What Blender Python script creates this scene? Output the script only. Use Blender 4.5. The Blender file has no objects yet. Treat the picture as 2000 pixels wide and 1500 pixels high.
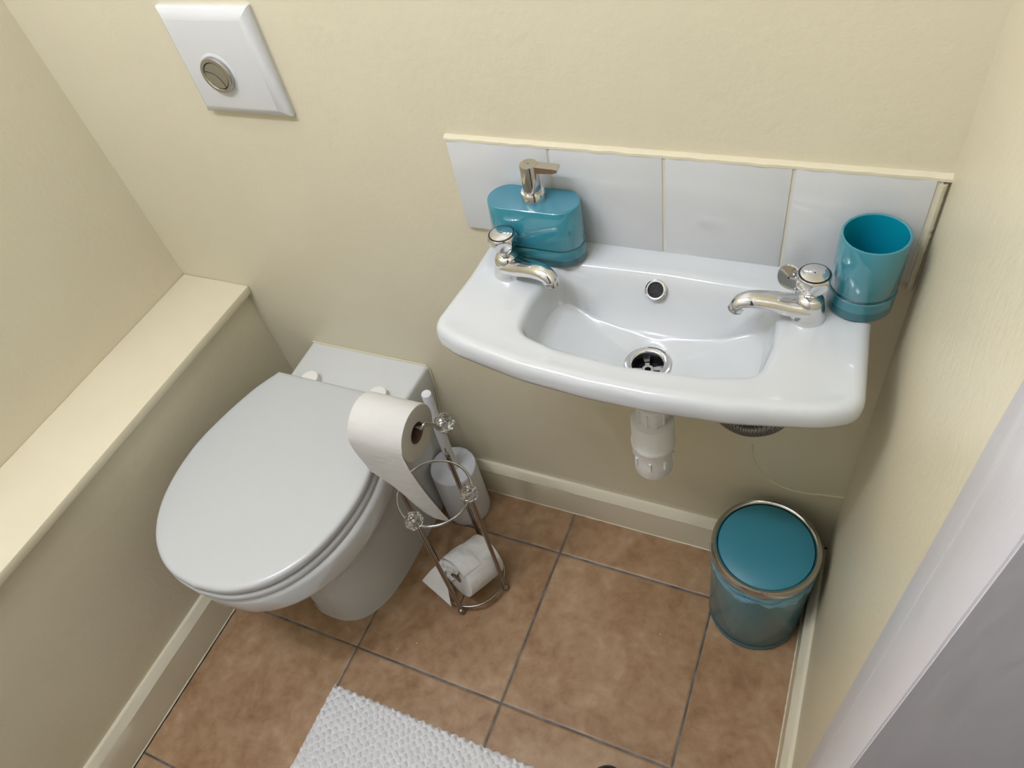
import bpy, bmesh, math, random
from mathutils import Vector, Matrix, noise
PI = math.pi
random.seed(4)
S = bpy.context.scene
# ------------------------------------------------------------------ camera
cam = bpy.data.objects.new('camera', bpy.data.cameras.new('camera'))
S.collection.objects.link(cam)
cam.location = (0.5054, -0.7626, 1.4464)
cam.rotation_euler = (0.7067, 0.1636, 0.3928)
cam.data.sensor_width = 36
cam.data.sensor_fit = 'HORIZONTAL'
cam.data.lens = 1427.25 / 2000 * 36
cam.data.clip_start = 0.01
S.camera = cam
# ------------------------------------------------------------------ world, light, exposure
w = bpy.data.worlds.new('world'); S.world = w; w.use_nodes = True
w.node_tree.nodes['Background'].inputs[0].default_value = (0.75, 0.85, 1, 1)
w.node_tree.nodes['Background'].inputs[1].default_value = 0.10
S.view_settings.view_transform = 'Standard'
S.view_settings.look = 'None'
S.view_settings.gamma = 1
S.view_settings.exposure = 0.0
S.view_settings.use_curve_mapping = False
LAMPS = [(-0.46, -0.80, 2.19), (-0.21, -0.80, 2.19), (0.04, -0.80, 2.19)]  # right bulb follows the shadows; left two added to brighten the right wall
LAMP_W = [12.0, 9.2, 9.8]
for p, lw_ in zip(LAMPS, LAMP_W):
    l = bpy.data.lights.new('ceiling_bulb_and_fill_light', 'POINT'); l.energy = lw_; l.shadow_soft_size = 0.04
    l.color = (0.93, 0.97, 1.12)
    o = bpy.data.objects.new('ceiling_bulb_and_fill_light', l); S.collection.objects.link(o); o.location = (p[0], p[1], p[2] - 0.05)

# ------------------------------------------------------------------ materials
def newmat(name):
    m = bpy.data.materials.new(name); m.use_nodes = True
    return m, m.node_tree, m.node_tree.nodes['Principled BSDF']
def mat(name, col, rough=0.5, metal=0.0, coat=0.0, trans=0.0, ior=1.5, bump=None, alpha=1.0, vary=None, sss=0.0, spec=0.5):
    m, nt, b = newmat(name)
    b.inputs['Base Color'].default_value = (*col, 1)
    b.inputs['Roughness'].default_value = rough
    b.inputs['Metallic'].default_value = metal
    b.inputs['Coat Weight'].default_value = coat
    b.inputs['Coat Roughness'].default_value = 0.03
    b.inputs['Transmission Weight'].default_value = trans
    b.inputs['IOR'].default_value = ior
    b.inputs['Alpha'].default_value = alpha
    b.inputs['Specular IOR Level'].default_value = spec
    tc = nt.nodes.new('ShaderNodeTexCoord')
    if bump:
        last = None
        for (sc, st, dist, stretch) in bump:
            mp = nt.nodes.new('ShaderNodeMapping'); mp.inputs['Scale'].default_value = stretch
            nt.links.new(tc.outputs['Object'], mp.inputs['Vector'])
            n = nt.nodes.new('ShaderNodeTexNoise'); n.inputs['Scale'].default_value = sc; n.inputs['Detail'].default_value = 4
            nt.links.new(mp.outputs[0], n.inputs['Vector'])
            bp = nt.nodes.new('ShaderNodeBump'); bp.inputs['Strength'].default_value = st; bp.inputs['Distance'].default_value = dist
            nt.links.new(n.outputs['Fac'], bp.inputs['Height'])
            if last: nt.links.new(last.outputs[0], bp.inputs['Normal'])
            last = bp
        nt.links.new(last.outputs[0], b.inputs['Normal'])
    if vary:
        col2, sc = vary
        n = nt.nodes.new('ShaderNodeTexNoise'); n.inputs['Scale'].default_value = sc; n.inputs['Detail'].default_value = 5
        nt.links.new(tc.outputs['Object'], n.inputs['Vector'])
        r = nt.nodes.new('ShaderNodeValToRGB')
        r.color_ramp.elements[0].position = 0.35; r.color_ramp.elements[1].position = 0.65
        r.color_ramp.elements[0].color = (*col, 1); r.color_ramp.elements[1].color = (*col2, 1)
        nt.links.new(n.outputs['Fac'], r.inputs[0]); nt.links.new(r.outputs[0], b.inputs['Base Color'])
    return m
U = (1, 1, 1)
CREAM = (0.72, 0.665, 0.495)
M = {}
M['wall'] = mat('cream_wall_paint', CREAM, 0.36, bump=[(90, 0.18, 0.004, U), (320, 0.10, 0.001, U), (4, 0.25, 0.012, U)], vary=((0.70, 0.645, 0.48), 3.5))
M['skirt'] = mat('cream_gloss_paint', (0.76, 0.71, 0.55), 0.28, bump=[(40, 0.10, 0.003, U), (9, .3, .006, U)])
M['ledge'] = mat('cream_satin_ledge', (0.77, 0.71, 0.535), 0.38, bump=[(120, 0.08, 0.002, U)], vary=((0.75, 0.69, 0.515), 12))
M['ceil'] = mat('white_ceiling_paint', (0.8, 0.8, 0.78), 0.7)
M['white_gloss'] = mat('white_gloss_trim', (0.62, 0.61, 0.65), 0.32, bump=[(30, 0.35, 0.004, (1, 1, .25)), (160, 0.1, 0.001, (1, 1, .2))])
M['plate'] = mat('white_painted_plate', (0.67, 0.68, 0.68), 0.35, bump=[(60, 0.15, 0.002, U)])
M['ceramic'] = mat('white_ceramic', (0.60, 0.625, 0.645), 0.11, coat=0.5)
M['pan'] = mat('white_pan_ceramic', (0.66, 0.68, 0.68), 0.12, coat=0.4)
M['lid'] = mat('white_plastic_lid', (0.58, 0.60, 0.61), 0.24)
M['tile'] = mat('white_wall_tile', (0.64, 0.655, 0.66), 0.10, coat=0.5, bump=[(7, 0.12, 0.004, U)])
M['grout'] = mat('cream_grout', (0.68, 0.655, 0.54), 0.8)
M['seal'] = mat('cream_sealant', (0.69, 0.64, 0.48), 0.4, bump=[(60, 0.5, 0.003, U)])
M['chrome'] = mat('chrome', (0.72, 0.72, 0.73), 0.05, metal=1, bump=[(30, 0.04, 0.002, U)])
M['nickel'] = mat('brushed_nickel', (0.46, 0.455, 0.45), 0.22, metal=1)
M['steel'] = mat('worn_steel_wire', (0.36, 0.335, 0.31), 0.24, metal=1)
M['darkchrome'] = mat('smoky_chrome', (0.56, 0.545, 0.52), 0.08, metal=1)
M['black'] = mat('black_gap', (0.01, 0.01, 0.012), 0.4)
M['wplastic'] = mat('white_plastic', (0.82, 0.82, 0.80), 0.42)
M['brushplastic'] = mat('matte_white_plastic', (0.74, 0.76, 0.80), 0.4)
M['paper'] = mat('tissue_paper', (0.70, 0.695, 0.665), 0.95, bump=[(70, 0.5, 0.003, (.35, 1, 1)), (260, 0.3, 0.001, U)], spec=0.1)
M['paper2'] = mat('tissue_paper_edge', (0.62, 0.58, 0.50), 0.95, bump=[(300, 0.3, 0.001, U)], spec=0.1)
M['card'] = mat('cardboard_core', (0.17, 0.11, 0.07), 0.9)
M['crystal'] = mat('clear_crystal', (0.97, 0.98, 0.96), 0.02, trans=1.0, ior=1.52)
TEAL = (0.075, 0.33, 0.38)
M['teal_flat'] = mat('teal_acrylic_top', (0.045, 0.205, 0.285), 0.25, coat=0.3)
M['teal_in'] = mat('teal_inside', (0.002, 0.25, 0.35), 0.22, coat=0.3)
M['teal_lid'] = mat('teal_matte_lid', (0.035, 0.215, 0.285), 0.42)
M['liner'] = mat('pale_blue_film', (0.20, 0.50, 0.66), 0.15, alpha=0.7, bump=[(45, 0.8, 0.008, (1, 1, 2.2))])
M['shoe'] = mat('black_rubber', (0.012, 0.012, 0.02), 0.6)
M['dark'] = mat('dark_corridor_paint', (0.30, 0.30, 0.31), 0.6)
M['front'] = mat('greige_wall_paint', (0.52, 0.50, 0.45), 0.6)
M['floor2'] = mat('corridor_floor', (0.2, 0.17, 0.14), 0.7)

def mat_bands(name, bands, rough=0.1, coat=0.6):
    """bands: list of (z, colour) – the colour from that height upward, in object space"""
    m, nt, b = newmat(name)
    b.inputs['Roughness'].default_value = rough; b.inputs['Coat Weight'].default_value = coat
    tc = nt.nodes.new('ShaderNodeTexCoord'); sp = nt.nodes.new('ShaderNodeSeparateXYZ')
    nt.links.new(tc.outputs['Object'], sp.inputs[0])
    prev = None
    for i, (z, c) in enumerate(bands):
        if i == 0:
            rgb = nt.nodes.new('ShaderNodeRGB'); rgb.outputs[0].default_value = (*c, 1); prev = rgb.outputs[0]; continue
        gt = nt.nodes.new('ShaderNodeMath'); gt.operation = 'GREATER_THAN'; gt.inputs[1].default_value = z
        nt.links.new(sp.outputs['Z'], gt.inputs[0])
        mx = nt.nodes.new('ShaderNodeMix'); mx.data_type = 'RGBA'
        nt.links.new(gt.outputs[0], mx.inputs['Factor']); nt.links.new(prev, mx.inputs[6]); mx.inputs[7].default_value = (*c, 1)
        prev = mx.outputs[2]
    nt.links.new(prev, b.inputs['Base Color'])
    return m
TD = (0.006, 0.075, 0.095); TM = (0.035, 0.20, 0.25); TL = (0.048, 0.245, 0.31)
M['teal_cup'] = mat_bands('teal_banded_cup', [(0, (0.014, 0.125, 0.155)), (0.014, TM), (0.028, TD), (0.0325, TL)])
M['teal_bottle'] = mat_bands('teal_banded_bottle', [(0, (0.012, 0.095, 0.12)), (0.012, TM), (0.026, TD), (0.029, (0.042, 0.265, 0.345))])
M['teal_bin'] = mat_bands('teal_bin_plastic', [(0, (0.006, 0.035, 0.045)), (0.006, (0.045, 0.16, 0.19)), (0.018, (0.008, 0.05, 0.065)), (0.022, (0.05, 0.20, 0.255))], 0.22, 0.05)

def floor_mat():
    m, nt, b = newmat('terracotta_floor_tiles')
    N = nt.nodes.new; L = nt.links.new
    tc = N('ShaderNodeTexCoord'); sp = N('ShaderNodeSeparateXYZ'); L(tc.outputs['Object'], sp.inputs[0])
    s, x0, y0, g = 0.3313, 0.0941, -0.118, 0.0019
    def mth(op, a, bb=None):
        n = N('ShaderNodeMath'); n.operation = op
        for i, v in enumerate((a, bb)):
            if v is None: continue
            if isinstance(v, (int, float)): n.inputs[i].default_value = v
            else: L(v, n.inputs[i])
        return n.outputs[0]
    def dist(out, o):
        t = mth('DIVIDE', mth('SUBTRACT', out, o), s)
        f = mth('FRACT', mth('ADD', t, 100.5))
        return mth('MULTIPLY', mth('ABSOLUTE', mth('SUBTRACT', f, 0.5)), s), mth('FLOOR', mth('ADD', t, 100.0))
    dx, ix = dist(sp.outputs['X'], x0); dy, iy = dist(sp.outputs['Y'], y0)
    d = mth('MINIMUM', dx, dy)
    mr = N('ShaderNodeMapRange'); mr.inputs['From Min'].default_value = g - 0.0007; mr.inputs['From Max'].default_value = g + 0.0009
    L(d, mr.inputs['Value'])                       # 0 grout, 1 tile
    # mottled clay
    cmb = N('ShaderNodeCombineXYZ'); L(ix, cmb.inputs[0]); L(iy, cmb.inputs[1])
    wn = N('ShaderNodeTexWhiteNoise'); L(cmb.outputs[0], wn.inputs['Vector'])
    va = N('ShaderNodeVectorMath'); va.operation = 'ADD'; L(tc.outputs['Object'], va.inputs[0])
    vs = N('ShaderNodeVectorMath'); vs.operation = 'SCALE'; vs.inputs['Scale'].default_value = 7; L(wn.outputs['Color'], vs.inputs[0]); L(vs.outputs[0], va.inputs[1])
    n1 = N('ShaderNodeTexNoise'); n1.inputs['Scale'].default_value = 9; n1.inputs['Detail'].default_value = 7; n1.inputs['Roughness'].default_value = 0.66; n1.inputs['Distortion'].default_value = 0.8; L(va.outputs[0], n1.inputs['Vector'])
    n2 = N('ShaderNodeTexNoise'); n2.inputs['Scale'].default_value = 45; n2.inputs['Detail'].default_value = 6; n2.inputs['Distortion'].default_value = 0.3; L(va.outputs[0], n2.inputs['Vector'])
    r = N('ShaderNodeValToRGB'); e = r.color_ramp.elements
    e[0].position = 0.34; e[0].color = (0.24, 0.125, 0.055, 1)
    e[1].position = 0.68; e[1].color = (0.47, 0.330, 0.21, 1)
    k = e.new(0.46); k.color = (0.335, 0.200, 0.103, 1)
    k = e.new(0.58); k.color = (0.405, 0.262, 0.150, 1)
    mixn = mth('ADD', mth('MULTIPLY', n1.outputs['Fac'], 0.62), mth('MULTIPLY', n2.outputs['Fac'], 0.38))
    L(mixn, r.inputs[0])
    n3 = N('ShaderNodeTexNoise'); n3.inputs['Scale'].default_value = 30; L(tc.outputs['Object'], n3.inputs['Vector'])
    gr = N('ShaderNodeValToRGB'); gr.color_ramp.elements[0].color = (0.075, 0.07, 0.068, 1); gr.color_ramp.elements[1].color = (0.17, 0.165, 0.155, 1)
    gr.color_ramp.elements[0].position = .4; gr.color_ramp.elements[1].position = .65
    L(n3.outputs['Fac'], gr.inputs[0])
    mx = N('ShaderNodeMix'); mx.data_type = 'RGBA'; L(mr.outputs[0], mx.inputs['Factor']); L(gr.outputs[0], mx.inputs[6]); L(r.outputs[0], mx.inputs[7])
    # small pale chips
    vo = N('ShaderNodeTexVoronoi'); vo.inputs['Scale'].default_value = 26; L(tc.outputs['Object'], vo.inputs['Vector'])
    ch = mth('LESS_THAN', vo.outputs['Distance'], 0.028)
    wn2 = N('ShaderNodeSeparateColor'); L(vo.outputs['Color'], wn2.inputs[0])
    ch = mth('MULTIPLY', ch, mth('GREATER_THAN', wn2.outputs[0], 0.86))
    mx2 = N('ShaderNodeMix'); mx2.data_type = 'RGBA'; L(ch, mx2.inputs['Factor']); L(mx.outputs[2], mx2.inputs[6]); mx2.inputs[7].default_value = (.8, .75, .65, 1)
    L(mx2.outputs[2], b.inputs['Base Color'])
    b.inputs['Roughness'].default_value = 0.42
    hm = N('ShaderNodeMapRange'); hm.inputs['From Min'].default_value = g - 0.001; hm.inputs['From Max'].default_value = g + 0.003; L(d, hm.inputs['Value'])
    bp = N('ShaderNodeBump'); bp.inputs['Strength'].default_value = 0.8; bp.inputs['Distance'].default_value = 0.0015; L(hm.outputs[0], bp.inputs['Height'])
    bp2 = N('ShaderNodeBump'); bp2.inputs['Strength'].default_value = 0.25; bp2.inputs['Distance'].default_value = 0.002; L(n2.outputs['Fac'], bp2.inputs['Height']); L(bp.outputs[0], bp2.inputs['Normal'])
    L(bp2.outputs[0], b.inputs['Normal'])
    return m
M['floor'] = floor_mat()

# ------------------------------------------------------------------ mesh helpers
ORG = {}
def bm_new(): return bmesh.new()
def tag(o, label=None, cat=None, group=None, kind=None):
    if label: o['label'] = label
    if cat: o['category'] = cat
    if group: o['group'] = group
    if kind: o['kind'] = kind
    return o
def thing(name, label, cat, loc, group=None):
    o = bpy.data.objects.new(name, None); S.collection.objects.link(o); o.empty_display_size = 0.05
    o.location = loc; ORG[o] = Vector(loc)
    return tag(o, label, cat, group)
def obj(name, bm, m, parent=None, smooth=True, org=None, angle=40):
    bmesh.ops.recalc_face_normals(bm, faces=bm.faces)
    if parent is not None: o0 = ORG[parent]
    else: o0 = Vector(org) if org else Vector((0, 0, 0))
    bmesh.ops.translate(bm, verts=bm.verts, vec=-o0)
    me = bpy.data.meshes.new(name); bm.to_mesh(me); bm.free()
    if isinstance(m, (list, tuple)):
        for k in m: me.materials.append(k)
    else: me.materials.append(m)
    if smooth:
        me.polygons.foreach_set('use_smooth', [True] * len(me.polygons))
        try: me.set_sharp_from_angle(angle=math.radians(angle))
        except Exception: pass
    o = bpy.data.objects.new(name, me); S.collection.objects.link(o)
    ORG[o] = o0
    if parent is not None:
        o.parent = parent
    else: o.location = o0
    return o
def box(bm, x0, x1, y0, y1, z0, z1, bev=0.0, seg=2):
    r = bmesh.ops.create_cube(bm, size=1)
    for v in r['verts']:
        v.co = Vector(((x0 + x1) / 2 + v.co.x * (x1 - x0), (y0 + y1) / 2 + v.co.y * (y1 - y0), (z0 + z1) / 2 + v.co.z * (z1 - z0)))
    if bev > 0:
        es = list({e for v in r['verts'] for e in v.link_edges})
        bmesh.ops.bevel(bm, geom=es, offset=bev, segments=seg, affect='EDGES', profile=0.5)
    return bm
def loft(bm, rings, cap0=True, cap1=True, closed=True, matidx=0):
    rows = [[bm.verts.new(p) for p in r] for r in rings]
    n = len(rows[0])
    for a, b in zip(rows, rows[1:]):
        for i in range(n if closed else n - 1):
            j = (i + 1) % n
            f = bm.faces.new((a[i], a[j], b[j], b[i])); f.material_index = matidx
    if cap0 and closed: bm.faces.new(rows[0][::-1]).material_index = matidx
    if cap1 and closed: bm.faces.new(rows[-1]).material_index = matidx
    return rows
def frame(ax):
    ax = Vector(ax).normalized()
    t = Vector((0, 0, 1)) if abs(ax.z) < 0.9 else Vector((1, 0, 0))
    u = ax.cross(t).normalized(); v = ax.cross(u).normalized()
    return ax, u, v
def lathe(bm, prof, base, axis=(0, 0, 1), seg=48, cap0=True, cap1=True, rf=None):
    """prof: list of (r, h); base point; axis direction"""
    ax, u, v = frame(axis); base = Vector(base)
    rings = []
    for r, h in prof:
        ring = []
        for i in range(seg):
            a = 2 * PI * i / seg
            rr = max(r, 1e-5) * (rf(a, h) if rf else 1)
            ring.append(base + ax * h + u * (rr * math.cos(a)) + v * (rr * math.sin(a)))
        rings.append(ring)
    return loft(bm, rings, cap0, cap1)
def tube(bm, pts, r, seg=12, cap=True, closed=False):
    pts = [Vector(p) for p in pts]; n = len(pts)
    rs = r if isinstance(r, (list, tuple)) else [r] * n
    rings = []; up = None
    for i, p in enumerate(pts):
        if closed: d = (pts[(i + 1) % n] - pts[i - 1])
        else: d = pts[min(i + 1, n - 1)] - pts[max(i - 1, 0)]
        d.normalize()
        if up is None:
            _, up, _ = frame(d)
        up = (up - d * up.dot(d)).normalized()
        v = d.cross(up)
        rings.append([p + up * (rs[i] * math.cos(2 * PI * k / seg)) + v * (rs[i] * math.sin(2 * PI * k / seg)) for k in range(seg)])
    if closed: rings.append(rings[0]); rows = loft(bm, rings, False, False); bmesh.ops.remove_doubles(bm, verts=bm.verts, dist=1e-7)
    else: loft(bm, rings, cap, cap)
    return bm
def sphere(bm, c, r, sub=3):
    k = bmesh.ops.create_icosphere(bm, subdivisions=sub, radius=1)
    sc = r if isinstance(r, (tuple, list)) else (r, r, r)
    for v in k['verts']: v.co = Vector((c[0] + v.co.x * sc[0], c[1] + v.co.y * sc[1], c[2] + v.co.z * sc[2]))
def catmull(pts, n=12, closed=False):
    P = [Vector(p) for p in pts]; out = []; m = len(P)
    rng = range(m) if closed else range(m - 1)
    for i in rng:
        g = (lambda k: P[k % m]) if closed else (lambda k: P[max(0, min(m - 1, k))])
        a, b, c, d = g(i - 1), g(i), g(i + 1), g(i + 2)
        for k in range(n):
            t = k / n
            out.append(0.5 * ((2 * b) + (c - a) * t + (2 * a - 5 * b + 4 * c - d) * t * t + (3 * b - a - 3 * c + d) * t ** 3))
    if not closed: out.append(P[-1])
    return out
def roundpoly(pts, seg=8):
    """pts: (x, y, r) corners -> dense 2D outline"""
    out = []; n = len(pts)
    for i in range(n):
        p = Vector(pts[i][:2]); r = pts[i][2]
        a = Vector(pts[i - 1][:2]); b = Vector(pts[(i + 1) % n][:2])
        if r <= 0: out.append(p); continue
        da = (a - p).normalized(); db = (b - p).normalized()
        th = math.acos(max(-1, min(1, da.dot(db)))); t = r / math.tan(th / 2)
        t = min(t, (a - p).length * .499, (b - p).length * .499)
        A = p + da * t; B = p + db * t
        for k in range(seg + 1):
            s = k / seg
            out.append(A * (1 - s) ** 2 + p * 2 * s * (1 - s) + B * s * s)
    return out
def angular(poly, c, n):
    """resample polygon by ray casting from c at n equal angles"""
    c = Vector(c); out = []; m = len(poly)
    for i in range(n):
        a = 2 * PI * i / n; d = Vector((math.cos(a), math.sin(a))); best = None
        for k in range(m):
            p = Vector(poly[k]) - c; q = Vector(poly[(k + 1) % m]) - c; e = q - p
            den = d.x * e.y - d.y * e.x
            if abs(den) < 1e-12: continue
            t = (p.x * e.y - p.y * e.x) / den; s = (p.x * d.y - p.y * d.x) / den
            if t > 0 and -1e-6 <= s <= 1 + 1e-6 and (best is None or t > best): best = t
        out.append(c + d * (best or 0.01))
    return out
def inset(ring, d):
    """move a 2D ring inward by d along its normals"""
    n = len(ring); out = []
    for i in range(n):
        t = (ring[(i + 1) % n] - ring[i - 1]).normalized()
        out.append(ring[i] + Vector((-t.y, t.x)) * d)
    return out
def lerp2(a, b, t): return [p * (1 - t) + q * t for p, q in zip(a, b)]
def at(ring, z): return [Vector((p.x, p.y, z)) for p in ring]
def struct(name, bm, m, parent=None, smooth=False, angle=30):
    o = obj(name, bm, m, parent, smooth, angle=angle)
    if parent is None: o['kind'] = 'structure'
    return o

# ------------------------------------------------------------------ setting
XL, XB, XR, YF, ZC = -0.7292, -0.5708, 0.6071, -1.55, 2.3
YJ = -0.592       # door opening edge
YJ2 = -1.36
bm = bm_new(); box(bm, XL - .1, XR, YF - .1, .1, -.05, 0); struct('floor', bm, M['floor'])
bm = bm_new(); box(bm, XL - .1, XR + 1.3, YF - .1, .1, ZC, ZC + .05); struct('ceiling', bm, M['ceil'])
bm = bm_new(); box(bm, XL - .1, XR + .1, 0, .1, 0, ZC); wb = struct('wall_back', bm, M['wall'])
bm = bm_new()   # thin raised paint ridge left on the wall under the basin
tube(bm, catmull([(0.447, -.0002, .385), (0.452, .0004, .345), (0.470, .0004, .306), (0.498, .0004, .280), (0.535, .0004, .273), (0.572, .0004, .280), (0.607, .0004, .288)], 8), 0.0021, 8)
struct('paint_ridge', bm, M['wall'], wb, True)
bm = bm_new(); box(bm, XL - .1, XL, YF, 0, 0, ZC); struct('wall_left', bm, M['wall'])
bm = bm_new(); box(bm, XL, XB, YF, 0, 0, .5335); struct('wall_left_boxing', bm, M['wall'])
bm = bm_new(); box(bm, XL, -.5555, YF, 0, .5335, .5525, .003); struct('trim_ledge', bm, M['ledge'], smooth=True)
# right wall slightly uneven plaster, with the doorway
bm = bm_new()
box(bm, XR, XR + .062, YJ, 0, 0, ZC); box(bm, XR, XR + .1, YF, YJ2, 0, ZC); box(bm, XR, XR + .1, YJ2, YJ, 2.02, ZC)
struct('wall_right', bm, M['wall'])
bm = bm_new(); box(bm, XL - .1, XR + 1.3, YF - .1, YF, 0, ZC); struct('wall_front', bm, M['front'])
# corridor behind the doorway
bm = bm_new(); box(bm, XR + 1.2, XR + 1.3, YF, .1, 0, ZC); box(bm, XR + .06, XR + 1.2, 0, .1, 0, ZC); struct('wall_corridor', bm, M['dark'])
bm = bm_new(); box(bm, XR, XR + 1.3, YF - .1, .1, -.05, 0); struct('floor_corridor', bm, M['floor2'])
# skirting: profile extruded along a wall
def skirting(name, h, t, p0, p1, out):
    """profile with a sloped top; p0->p1 along the wall on the floor, out = direction into the room"""
    prof = [(0, 0), (t, 0), (t + .0005, h * .5), (t, h - .019), (t - .0015, h - .0165), (t * .42, h - .0015), (t * .3, h), (0, h)]
    p0, p1, out = Vector(p0), Vector(p1), Vector(out)
    b = bm_new(); n = 40
    rings = []
    for k in range(n + 1):
        p = p0.lerp(p1, k / n)
        rings.append([p + out * (q[0] + (0.0006 * noise.noise(Vector((k * .4, j, 3))) if 0 < q[0] else 0)) + Vector((0, 0, q[1])) for j, q in enumerate(prof)])
    loft(b, rings)
    return struct(name, b, M['skirt'], None, True, angle=25)
skirting('baseboard_back', .107, .016, (XB, 0, 0), (XR, 0, 0), (0, -1, 0))
skirting('baseboard_left', .107, .016, (XB, 0, 0), (XB, YF, 0), (1, 0, 0))
skirting('baseboard_right', .107, .016, (XR, 0, 0), (XR, -.47, 0), (-1, 0, 0))
# caulk lines where skirting meets the floor
for nm, a, b_ in (('trim_floor_bead_left', (XB + .0165, 0, .001), (XB + .0165, YF, .001)), ('trim_floor_bead_back', (XB, -.0165, .001), (XR, -.0165, .001)), ('trim_floor_bead_right', (XR - .0165, 0, .001), (XR - .0165, -.47, .001))):
    b = bm_new(); a = Vector(a); b_ = Vector(b_)
    tube(b, [a.lerp(b_, k / 60) for k in range(61)], [0.0016 + 0.0013 * noise.noise(Vector((k * .9, 1, 2))) for k in range(61)], 6)
    struct(nm, b, M['skirt'], None, True)
# dark crack where the left skirting meets the floor
b = bm_new(); tube(b, [(XB + .0195 + .0012 * noise.noise(Vector((k * .7, 8, 2))), -.36 - 1.1 * k / 80, .0006) for k in range(81)], [max(.0002, .0010 + .0009 * noise.noise(Vector((k * .8, 3, 2)))) for k in range(81)], 6)
struct('trim_floor_crack_left', b, M['black'], None, True)
# architrave (moulded) + lining
prof = [(-.474, 0), (-.474, .005), (-.477, .0065), (-.502, .0070), (-.507, .0080), (-.515, .0112), (-.524, .0150), (-.530, .0172), (-.5325, .0172), (-.5335, .0150), (-.540, .0150), (-.5415, .0195), (-.545, .0215), (-.588, .0215), (-.5912, .0205), (-.592, .0185), (-.592, 0)]
bm = bm_new()
n = 60
loft(bm, [[Vector((XR - q[1] + .0004 * noise.noise(Vector((j, k * .7, 0))), q[0] + .0007 * noise.noise(Vector((j * .3, k * .5, 5))), 2.06 * k / n)) for j, q in enumerate(prof)] for k in range(n + 1)])
struct('trim_architrave', bm, M['white_gloss'], None, True, 35)
bm = bm_new()
box(bm, XR - .0195, XR + .062, YJ - .0008, YJ + .004, 0, 2.02)
struct('door_1', bm, M['white_gloss'])
bm = bm_new()
box(bm, XR, XR + .105, YJ2, YJ2 + .01, 0, 2.02); box(bm, XR, XR + .105, YJ2, YJ, 2.01, 2.02)
struct('door_1_lining', bm, M['white_gloss'])

# ceiling light, out of view; bar form and left two bulbs added as fill
CL = thing('ceiling_light', 'long white unseen ceiling spotlight bar with one bulb and two added fill bulbs', 'light', (-.21, -.80, ZC))
bm = bm_new(); box(bm, -.55, .13, -.83, -.77, ZC - .022, ZC, .006); obj('base_plate', bm, M['wplastic'], CL)
mb, nt, b = newmat('lit_bulb'); b.inputs['Emission Color'].default_value = (1, .95, .88, 1); b.inputs['Emission Strength'].default_value = 60
for p in LAMPS:
    bm = bm_new(); lathe(bm, [(.001, .09), (.02, .088), (.034, .05), (.036, .0), (.033, 0), (.028, .04), (.001, .06)], (p[0], p[1], p[2]), seg=28, cap0=False, cap1=False); so = obj('spot_shade', bm, M['chrome'], CL)
    bm = bm_new(); lathe(bm, [(.001, 0), (.029, 0), (.029, .004), (.001, .006)], (p[0], p[1], p[2]+.006), seg=24); obj('bulb', bm, mb, so)

# ------------------------------------------------------------------ splashback
TZ0, TZ1, TX1 = .787, .936, .600
SP = thing('splashback', 'row of four white glazed wall tiles behind the wash basin', 'tiles', (.3, 0, TZ0))
bm = bm_new()
for i in range(4):
    box(bm, .0018 + .15 * i, .15 * i + .1482 - (.004 if i == 3 else 0), -.0075, -.001, TZ0 - .001, TZ1 - .003, .0012, 2)
obj('tile_row', bm, M['tile'], SP)
bm = bm_new(); box(bm, .0005, .6, -.006, 0, TZ0, TZ1 - .001); obj('grout', bm, M['grout'], SP, False)
bm = bm_new()
P = [Vector((-.001 + (XR + .001) * k / 90, 0, TZ1)) for k in range(91)]
rings = []
for k, p in enumerate(P):
    w_ = .0086 + .0010 * noise.noise(Vector((k * .35, 0, 0))); z_ = .0011 * noise.noise(Vector((k * .3, 9, 0)))
    rings.append([p + Vector((0, 0, z_ * .3 + .0015)), p + Vector((0, -.004, z_ + .0010)), p + Vector((0, -w_ * .88, -.0008 + z_)), p + Vector((0, -w_ * .92, -.0042 + z_)), p + Vector((0, -.004, -.006)), p + Vector((0, 0, -.006))])
loft(bm, rings)
tube(bm, [(.6005 + .001 * noise.noise(Vector((k * .8, 2, 1))), -.005, TZ0 - .01 + .15 * k / 40) for k in range(41)], [.0042 + .0015 * noise.noise(Vector((k * .9, 4, 4))) for k in range(41)], 8)
obj('sealant_bead', bm, M['seal'], SP)

# ------------------------------------------------------------------ flush plate
FX, FZ = -.3255, 1.0285
FP = thing('flush_plate', 'white painted square flush plate with a round chrome button, on wall above toilet', 'flush plate', (FX, 0, FZ))
bm = bm_new()
def rect(hx, hz, y): return [Vector((FX - hx, y, FZ - hz)), Vector((FX + hx, y, FZ - hz)), Vector((FX + hx, y, FZ + hz)), Vector((FX - hx, y, FZ + hz))]
loft(bm, [rect(.0805, .0775, 0), rect(.0810, .0780, -.006), rect(.0800, .077, -.0085), rect(.0785, .0755, -.0102), rect(.0675, .0645, -.0175), rect(.0655, .0625, -.018)])
obj('plate_cover', bm, M['plate'], FP, True, angle=22)
BX, BZ = -.337, 1.017
bm = bm_new(); lathe(bm, [(.0300, 0), (.0295, .0010), (.0275, .0014), (.0262, .0016)], (BX, -.0175, BZ), (0, -1, 0)); obj('surround', bm, M['plate'], FP)
bm = bm_new(); lathe(bm, [(.0262, 0), (.0262, .005), (.0250, .0072), (.0205, .0078), (.0195, .0060), (.019, .004)], (BX, -.018, BZ), (0, -1, 0)); rg = obj('chrome_ring', bm, M['nickel'], FP)
bm = bm_new(); lathe(bm, [(.0200, 0), (.0200, .0052)], (BX, -.0185, BZ), (0, -1, 0)); obj('button_gap', bm, M['black'], rg)
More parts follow.
